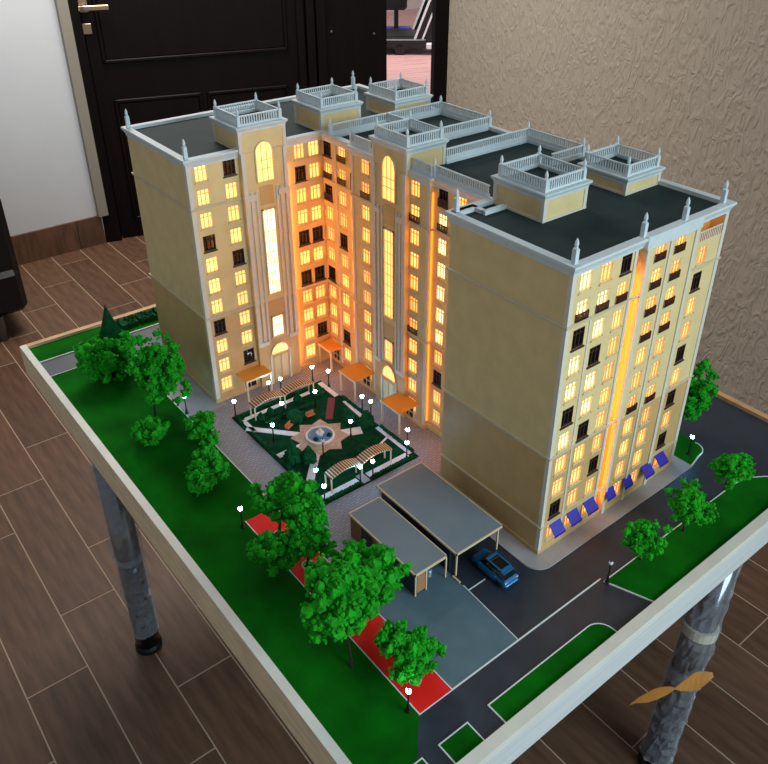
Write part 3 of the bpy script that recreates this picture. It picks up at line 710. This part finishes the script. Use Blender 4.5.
MB().sweep([(0, D), (0, 0), (XR, 0)], [(-0.0005, 0.062), (0.003, 0.062), (0.0034, 0.065), (-0.0005, 0.0655)], False).build('belt_course', 'belt', ab)
MB().prism(outline, H - 0.002, H + 0.0012).build('roof_deck', 'roof', ab)
# corner quoins / pilasters
for x0, x1, y0, y1, zt in ((XLf - 0.0015, XLf + 0.008, YL - 0.0015, YL + 0.008, H - 0.01), (-0.0015, 0.006, -0.0015, 0.006, H - 0.01), (0.166, 0.174, -0.0062, 0.003, H - 0.01), (0.227, 0.232, -0.0058, 0.0, H - 0.01),
        (0.295, 0.303, -0.0062, 0.003, H - 0.01), (XR - 0.008, XR + 0.0015, -0.0015, 0.006, H - 0.01), (0.142, 0.1485, -0.0015, 0.004, H - 0.01), (0.0525, 0.0565, -0.0012, 0.001, ZB2),
        (XP - 0.0015, XP + 0.004, 0.3985, 0.406, H - 0.01), (XP - 0.0015, XP + 0.004, 0.634, 0.6415, H - 0.01), (XP - 0.0015, XP + 0.002, 0.566, 0.574, H - 0.01), (XC - 0.0015, XC + 0.002, 0.708, 0.714, H - 0.01)):
    wall('pilaster', 'trim', (x0, x1, y0, y1, 0, zt))

# ---- portals with arched window, tall window and doorway (local x across, -y outwards)
def archpoly(w2, z0, zs, n=12, pointed=0.0):
    pts = [(-w2, z0), (w2, z0)]
    for i in range(n + 1):
        a = PI * i / n
        pts.append((w2 * math.cos(a), zs + w2 * (1 + pointed) * math.sin(a)))
    return pts
def portal(loc, rz, pw, pointed):
    pt = link('portal', None, ab, loc, rz)
    def pp(name, m, *b): return part(pt, name, m, *b)
    pp('portal_wall', 'beige', (-pw, pw, 0.0, 0.012, 0.214, 0.5505)); pp('portal_wall', 'tan', (-pw, pw, 0.0, 0.012, 0.0, 0.214))
    for s_ in (-1, 1):
        for a, b, pr in ((pw - 0.009, pw, 0.0036), (pw - 0.021, pw - 0.014, 0.0024), (pw - 0.031, pw - 0.026, 0.0018)):
            x0, x1 = sorted((s_ * a, s_ * b))
            pp('pilaster', 'trim', (x0, x1, -pr, 0.0, 0.115, 0.551 if pr > 0.003 else 0.47))
        x0, x1 = sorted((s_ * 0.026, s_ * (pw + 0.001))); pp('capital', 'trim', (x0, x1, -0.0046, 0.0, 0.452, 0.464))
        x0, x1 = sorted((s_ * 0.026, s_ * (pw + 0.001))); pp('capital', 'trim', (x0, x1, -0.0046, 0.0, 0.108, 0.117))
    def arched(z0, zs, w2, grid, pm='lit', name='arched_window'):
        fr = MB(); out = archpoly(w2 + 0.003, z0 - 0.002, zs, pointed=pointed); inn = archpoly(w2, z0, zs, pointed=pointed); n = len(out)
        vs = [(x, -0.003, z) for x, z in out] + [(x, -0.003, z) for x, z in inn] + [(x, 0.0, z) for x, z in out] + [(x, 0.0, z) for x, z in inn]
        fs = []
        for i in range(n):
            j = (i + 1) % n
            fs += [(i, j, n + j, n + i), (2 * n + i, 2 * n + j, j, i), (n + i, n + j, 3 * n + j, 3 * n + i)]
        fr.add(vs, fs)
        for u in grid[0]:
            zt = zs + math.sqrt(max(0, w2 * w2 - u * u)) * (1 + pointed); fr.box(u - 0.0007, u + 0.0007, -0.0016, -0.0006, z0, zt)
        for z in grid[1]: fr.box(-w2, w2, -0.0016, -0.0006, z - 0.0006, z + 0.0006)
        o = fr.build(name, 'wframe', pt)
        MB().extr([(x, z) for x, z in inn], -0.0006, -0.0001, 'y').build('pane', pm, o)
    arched(0.487, 0.547, 0.0185, ((-0.0062, 0.0062), (0.512, 0.530)))
    def tall(z0, z1, w2, grid, pm):
        fr = MB(); fr.box(-w2 - 0.003, -w2, -0.003, 0, z0 - 0.002, z1 + 0.003).box(w2, w2 + 0.003, -0.003, 0, z0 - 0.002, z1 + 0.003).box(-w2 - 0.003, w2 + 0.003, -0.003, 0, z1, z1 + 0.003).box(-w2 - 0.004, w2 + 0.004, -0.004, 0, z0 - 0.003, z0)
        for u in grid[0]: fr.box(u - 0.0006, u + 0.0006, -0.0016, -0.0006, z0, z1)
        for z in grid[1]: fr.box(-w2, w2, -0.0016, -0.0006, z - 0.0005, z + 0.0005)
        o = fr.build('tall_window', 'wframe', pt); MB().box(-w2, w2, -0.0006, -0.0001, z0, z1).build('pane', pm, o)
    pm = 'hot' if pointed < 0.1 else 'lit'
    tall(0.232, 0.424, 0.0135, ((-0.0045, 0.0045), [0.232 + 0.024 * i for i in range(1, 8)]), pm)
    tall(0.124, 0.172, 0.0125, ((-0.004, 0.004), (0.148,)), pm)
    arched(0.078, 0.079, 0.021, ((-0.010, 0.0, 0.010), ()), 'lit', 'fanlight')
    o = MB(); o.box(-0.021, 0.021, -0.0015, 0.0, 0.004, 0.076); dr = o.build('door', 'tan', pt)
    for s_ in (-1, 1):
        MB().box(s_ * 0.010 - 0.008, s_ * 0.010 + 0.008, -0.0026, -0.0015, 0.010, 0.070).build('door_panel', 'wframe', dr)
        x0, x1 = sorted((s_ * 0.022, s_ * 0.027)); pp('door_jamb', 'trim', (x0, x1, -0.003, 0, 0.0, 0.08))
    pp('spandrel_panel', 'tan', (-0.016, 0.016, -0.001, 0.0, 0.436, 0.476)); 
portal((-0.0565, 0.7505, 0), 0, 0.0525, 0.06)
portal((0.0712, 0.507, 0), -PI / 2, 0.051, 0.45)

# ---- railings and finials on the roofs
fin_me = MB().box(-0.0035, 0.0035, -0.0035, 0.0035, 0, 0.022).lathe([(0.0034, 0.022), (0.0042, 0.023), (0.0020, 0.0245), (0.0028, 0.027), (0.0031, 0.0295), (0.0022, 0.034), (0.0004, 0.038)], 8).mesh('finial_post', 'railw')
def finial(x, y, z, s=1.0):
    o = link('finial_post', fin_me, ab, (x, y, z)); o.scale = (s, s, s)
def railing(x0, y0, x1, y1, z, h=0.020, curb=0.004, name='railing'):
    L_ = math.hypot(x1 - x0, y1 - y0); a = math.atan2(y1 - y0, x1 - x0)
    m = MB().box(0, L_, -0.0022, 0.0022, 0, curb).box(0, L_, -0.0018, 0.0018, h - 0.0022, h)
    n = max(3, int(L_ / 0.0052))
    for i in range(n): u = (i + .5) * L_ / n; m.box(u - 0.0011, u + 0.0011, -0.0011, 0.0011, curb, h - 0.002)
    return m.build(name, 'railw', ab, (x0, y0, z), a)
def tower(x0, x1, y0, y1, zt, front=None):
    z0 = H - 0.001
    tw = part(ab, 'roof_tower', 'beige', (x0, x1, y0, y1, z0, zt - 0.006))
    pol = rect(x0, x1, y0, y1)
    MB().sweep(pol, [(-0.0005, zt - 0.012), (0.0015, zt - 0.012), (0.002, zt - 0.008), (0.0055, zt - 0.003), (0.0055, zt), (-0.006, zt), (-0.006, zt - 0.006)]).build('tower_cornice', 'corn', tw)
    if front is None: MB().sweep(pol, [(-0.0005, z0), (0.0018, z0), (0.0018, z0 + 0.006), (-0.0005, z0 + 0.006)]).build('tower_base', 'trim', tw)
    for (cx_, cy_) in pol:
        sx = 1 if cx_ == x0 else -1; sy = 1 if cy_ == y0 else -1
        xx = sorted((cx_ - sx * 0.0014, cx_ + sx * 0.006)); yy = sorted((cy_ - sy * 0.0014, cy_ + sy * 0.006))
        part(tw, 'tower_corner', 'trim', (xx[0], xx[1], yy[0], yy[1], z0, zt - 0.008))
    part(tw, 'tower_deck', 'roof', (x0 + 0.004, x1 - 0.004, y0 + 0.004, y1 - 0.004, zt - 0.0065, zt - 0.004))
    i = 0.006
    for a in ((x0 + i, y0 + i, x1 - i, y0 + i), (x1 - i, y0 + i, x1 - i, y1 - i), (x1 - i, y1 - i, x0 + i, y1 - i), (x0 + i, y1 - i, x0 + i, y0 + i)):
        railing(*a, zt - 0.001, 0.021)
    for x in (x0 + i, x1 - i):
        for y in (y0 + i, y1 - i): finial(x, y, zt - 0.001, 0.95)
tower(-0.109, -0.004, 0.7505, 0.852, 0.603, 1)
tower(0.094, 0.195, 0.765, 0.865, 0.603)
tower(0.282, 0.382, 0.752, 0.855, 0.592)
tower(0.0712, 0.164, 0.456, 0.558, 0.600, 1)
tower(0.092, 0.194, 0.143, 0.252, 0.601)
tower(0.294, 0.389, 0.138, 0.238, 0.584)
ZR = H + 0.006
for a in ((0.087, 0.722, 0.389, 0.722), (0.389, 0.722, 0.389, 0.57), (0.166, 0.566, 0.389, 0.566), (0.166, 0.455, 0.389, 0.455), (0.389, 0.455, 0.389, 0.312), (0.30, 0.312, 0.389, 0.312),
          (0.084, 0.454, 0.084, 0.400), (0.090, 0.396, 0.090, 0.262), (0.084, 0.64, 0.084, 0.58), (0.235, 0.722, 0.235, 0.57)):
    railing(*a, ZR, 0.024, 0.009)
for a in ((0.087, 0.722), (0.389, 0.722), (0.389, 0.566), (0.389, 0.455), (0.389, 0.312), (0.088, 0.398), (0.086, 0.645)): finial(*a, ZR - 0.002, 1.05)
# low white party walls under the cross railings
for x0, x1, y in ((0.09, 0.385, 0.722), (0.166, 0.385, 0.566), (0.166, 0.385, 0.455)): wall('parapet', 'corn', (x0, x1, y - 0.004, y + 0.004, H - 0.001, ZR))
ZC = H + 0.008
for a in ((XLf + 0.004, YL + 0.004), (XLf + 0.004, YB - 0.006), (0.372, YB - 0.006), (0.006, D - 0.006), (0.004, 0.004), (0.158, 0.002), (0.262, 0.000), (XR - 0.014, 0.006), (0.392 - 0.004, 0.25)): finial(*a, ZC - 0.001, 1.05)
wall('parapet', 'corn', (0.0, 0.05, D - 0.012, D + 0.002, H, H + 0.008), (0.042, 0.05, D - 0.03, D, H, H + 0.008), (0.042, 0.095, D - 0.036, D - 0.028, H, H + 0.008))
wall('parapet', 'corn', (0.160, 0.306, -0.0085, 0.006, H - 0.012, H + 0.009))

# ---- shop awnings on the right block, canopies over the entrances
for x, tilt in ((0.036, 1), (0.080, 1), (0.125, 1), (0.180, 1), (0.231, 1), (0.288, 1), (0.337, 1)):
    y0 = -0.004 if 0.168 < x < 0.302 else 0.0
    a = link('awning', None, ab, (x, y0, 0.040))
    dp = 0.016 if x < 0.15 or x > 0.25 else 0.010
    hwid = 0.014 if x < 0.15 or x > 0.25 else 0.012
    MB().extr([(0.0, 0.018), (0.0, 0.0165), (-dp, 0.0), (-dp, 0.0015)], -hwid, hwid, 'x').build('awning_cloth', 'awning', a)
    MB().extr([(-dp, 0.0), (-dp, 0.0015), (-dp + 0.0008, 0.0015), (-dp + 0.0008, -0.003), (-dp, -0.003)], -hwid, hwid, 'x').build('awning_valance', 'awning', a)
def canopy(loc, rz, wd, dp, h):
    c = link('entrance_canopy', None, ab, loc, rz)
    part(c, 'canopy_roof', 'orange', (-wd, wd, -dp, 0, h - 0.003, h), bevel=0.0006)
    part(c, 'canopy_edge', 'cream', (-wd, wd, -dp - 0.001, -dp, h - 0.004, h + 0.0006))
    for s_ in (-1, 1): part(c, 'canopy_pillar', 'cream', (s_ * (wd - 0.003) - 0.0018, s_ * (wd - 0.003) + 0.0018, -dp + 0.001, -dp + 0.0046, 0, h - 0.003))
    d = part(c, 'entrance_door', 'dark', (-wd * 0.45, wd * 0.45, -0.002, 0.0, 0.001, h * 0.68)); part(d, 'door_frame', 'wframe', (-0.0006, 0.0006, -0.0026, -0.002, 0.001, h * 0.68), (-wd * 0.48, -wd * 0.42, -0.0026, 0, 0.001, h * 0.7), (wd * 0.42, wd * 0.48, -0.0026, 0, 0.001, h * 0.7), (-wd * 0.48, wd * 0.48, -0.0026, 0, h * 0.68, h * 0.7))
canopy((-0.134, YL, 0.001), 0, 0.033, 0.046, 0.058)
canopy((XP, 0.447, 0.001), -PI / 2, 0.032, 0.056, 0.056)
canopy((XP, 0.600, 0.001), -PI / 2, 0.030, 0.058, 0.056)
canopy((XC, 0.732, 0.001), -PI / 2, 0.026, 0.038, 0.056)

# ================================================================== TREES
def tree(name, label, x, y, cz, rx, rz, off=(0, 0), n=70, seed=1, m='leaf'):
    random.seed(seed)
    t = thing(name, label, 'tree', (x, y, 0.0018), 0, 'foam model trees')
    b = MB(); cs = []
    n = int(n * 1.5)
    lumps = [(random.uniform(-.5, .5), random.uniform(-.5, .5), random.uniform(-.48, .52)) for _ in range(9)] + [(0, 0, 0)]
    for i in range(n):
        lx_, ly, lz = lumps[i % len(lumps)]
        v = Vector((random.gauss(0, 1), random.gauss(0, 1), random.gauss(0, 1))).normalized() * 0.46
        p = ((lx_ + v.x) * rx + off[0], (ly + v.y) * rx + off[1], cz + (lz + v.z) * rz)
        cs.append(p)
        b.ico(p, rx * random.uniform(0.12, 0.20), 1, 0.35)
        for _ in range(7):
            u = Vector((random.gauss(0, 1), random.gauss(0, 1), random.gauss(0, 1))).normalized() * rx * 0.19
            b.ico((p[0] + u.x, p[1] + u.y, p[2] + u.z), rx * random.uniform(0.035, 0.075), 1, 0.4)
    b.build('crown', m, t)
    tr = MB().tube([(0, 0, -0.002), (off[0] * 0.2, off[1] * 0.2, cz * 0.4), (off[0] * .8, off[1] * .8, cz)], [0.0030, 0.0024, 0.0014], 8)
    for k in range(4):
        e = cs[k * 3]; tr.tube([(off[0] * 0.3, off[1] * 0.3, cz * 0.5), e], [0.0016, 0.0006], 6)
    tr.build('trunk', 'bark', t)
    return t
tree('foam_tree', 'large dense green tree in front of the blank left wall', -0.3485, 0.805, 0.120, 0.054, 0.088, (0.022, -0.006), 110, 1)
tree('foam_tree', 'wide dark green tree at the far left of the lawn, before the conifer', -0.3654, 1.000, 0.060, 0.066, 0.052, (0.0, 0.0), 90, 2)
tree('foam_tree', 'small round green bush standing alone on the left lawn', -0.3900, 0.707, 0.032, 0.040, 0.032, (0, 0), 60, 3)
tree('foam_tree', 'ragged small green tree on the lawn, nearest the red strip', -0.3681, 0.527, 0.034, 0.044, 0.036, (0, 0), 60, 4)
tree('foam_tree', 'small round tree at the lawn kerb by the courtyard paving', -0.3117, 0.6416, 0.042, 0.036, 0.036, (0, 0), 60, 5)
tree('foam_tree', 'green tree on the far end of the red strip', -0.328, 0.323, 0.082, 0.060, 0.036, (0.016, -0.014), 70, 6)
tree('foam_tree', 'green tree on the red strip, second from its far end', -0.327, 0.230, 0.086, 0.052, 0.046, (0.014, 0.0), 70, 7)
tree('foam_tree', 'low spreading green tree on the lawn edge left of the red strip', -0.372, 0.255, 0.052, 0.046, 0.034, (0, 0), 60, 8)
tree('foam_tree', 'largest leaning green tree, trunk on the lawn beside the red strip', -0.3885, 0.017, 0.128, 0.062, 0.062, (-0.004, 0.030), 100, 9)
tree('foam_tree', 'big green tree on the red strip beside the concrete pad', -0.328, 0.100, 0.080, 0.062, 0.060, (0.012, -0.012), 90, 10)
tree('foam_tree', 'neat round green tree at the road end of the red strip', -0.3276, -0.0578, 0.054, 0.044, 0.040, (0.005, 0.010), 100, 11)
tree('foam_tree', 'green tree on the front lawn, nearest the corner lamp', 0.131, -0.120, 0.054, 0.036, 0.034, (0, 0), 60, 12)
tree('foam_tree', 'green tree in the middle of the front lawn with a bare trunk', 0.2486, -0.1268, 0.068, 0.044, 0.036, (0, 0), 64, 13)
tree('foam_tree', 'green tree at the far right end of the front lawn', 0.410, -0.111, 0.056, 0.042, 0.038, (0, 0), 64, 14)
tree('foam_tree', 'tall narrow green tree behind the right corner of the building', 0.510, 0.060, 0.085, 0.046, 0.086, (0.004, 0.0), 90, 15)
cf = thing('conifer_tree', 'pointed dark green conifer at the back left of the lawn', 'tree', (-0.330, 1.066, 0.0018))
m = MB(); random.seed(21)
for i in range(12):
    z = 0.020 + 0.110 * i / 11; r = 0.044 * (1 - i / 12.0)
    k = max(3, int(14 * (1 - i / 12)))
    for j in range(k):
        a = 2 * PI * j / k + i; m.ico((r * math.cos(a), r * math.sin(a), z), 0.0085 * (1 - 0.5 * i / 11), 1, 0.4)
m.lathe([(0.044, 0.014), (0.0, 0.158)], 16); m.build('crown', 'leafd', cf); MB().tube([(0, 0, -0.002), (0, 0, 0.03)], 0.003, 8).build('trunk', 'bark', cf)
# clipped hedge blocks along the back edge
for i in range(5):
    random.seed(30 + i)
    x = -0.235 + 0.05 * i
    hgt = thing('hedge', ['leftmost dark hedge block on the back lawn, next to the conifer', 'second dark hedge block from the conifer on the back lawn', 'dark hedge block on the back lawn beside the blank wall', 'hedge block behind the blank wall on the back lawn', 'last hedge block behind the building on the back lawn'][i], 'hedge', (x, 1.222, 0.0018), 0, 'hedge blocks on the back lawn')
    m = MB().box(-0.022, 0.022, -0.020, 0.020, 0, 0.012)
    for j in range(40): m.ico((random.uniform(-.021, .021), random.uniform(-.02, .02), random.uniform(0.006, 0.014)), 0.005, 1, 0.3)
    m.build('foliage', 'leafd', hgt)

# ------------------------------------------------------------------ strip of brown tape hanging on the right leg
tp = MB(); n = 15
pts = []
for i in range(n):
    t = i / (n - 1)
    c = Vector((0.184 + 0.150 * t, -0.138 - 0.082 * t - 0.006 * math.sin(PI * t), -0.4276 + 0.060 * t ** 0.6 - 0.007 * t))
    w2 = 0.026 * abs(math.cos(PI * (0.08 + 0.84 * t))) ** 0.7 * (1 - 0.9 * max(0, t - .75) / .25) * min(1, 0.1 + t * 4) + 0.002
    tw = -0.35 + 1.1 * t
    up = Vector((0.15, math.sin(tw) * 0.7, math.cos(tw))).normalized()
    pts += [c - up * w2, c + up * w2]
fs = [(2 * i, 2 * i + 1, 2 * i + 3, 2 * i + 2) for i in range(n - 1)]
tp.add(pts, fs); tpo = tp.build('packing_tape', 'browntape', rl)
so = tpo.modifiers.new('solid', 'SOLIDIFY'); so.thickness = 0.0008
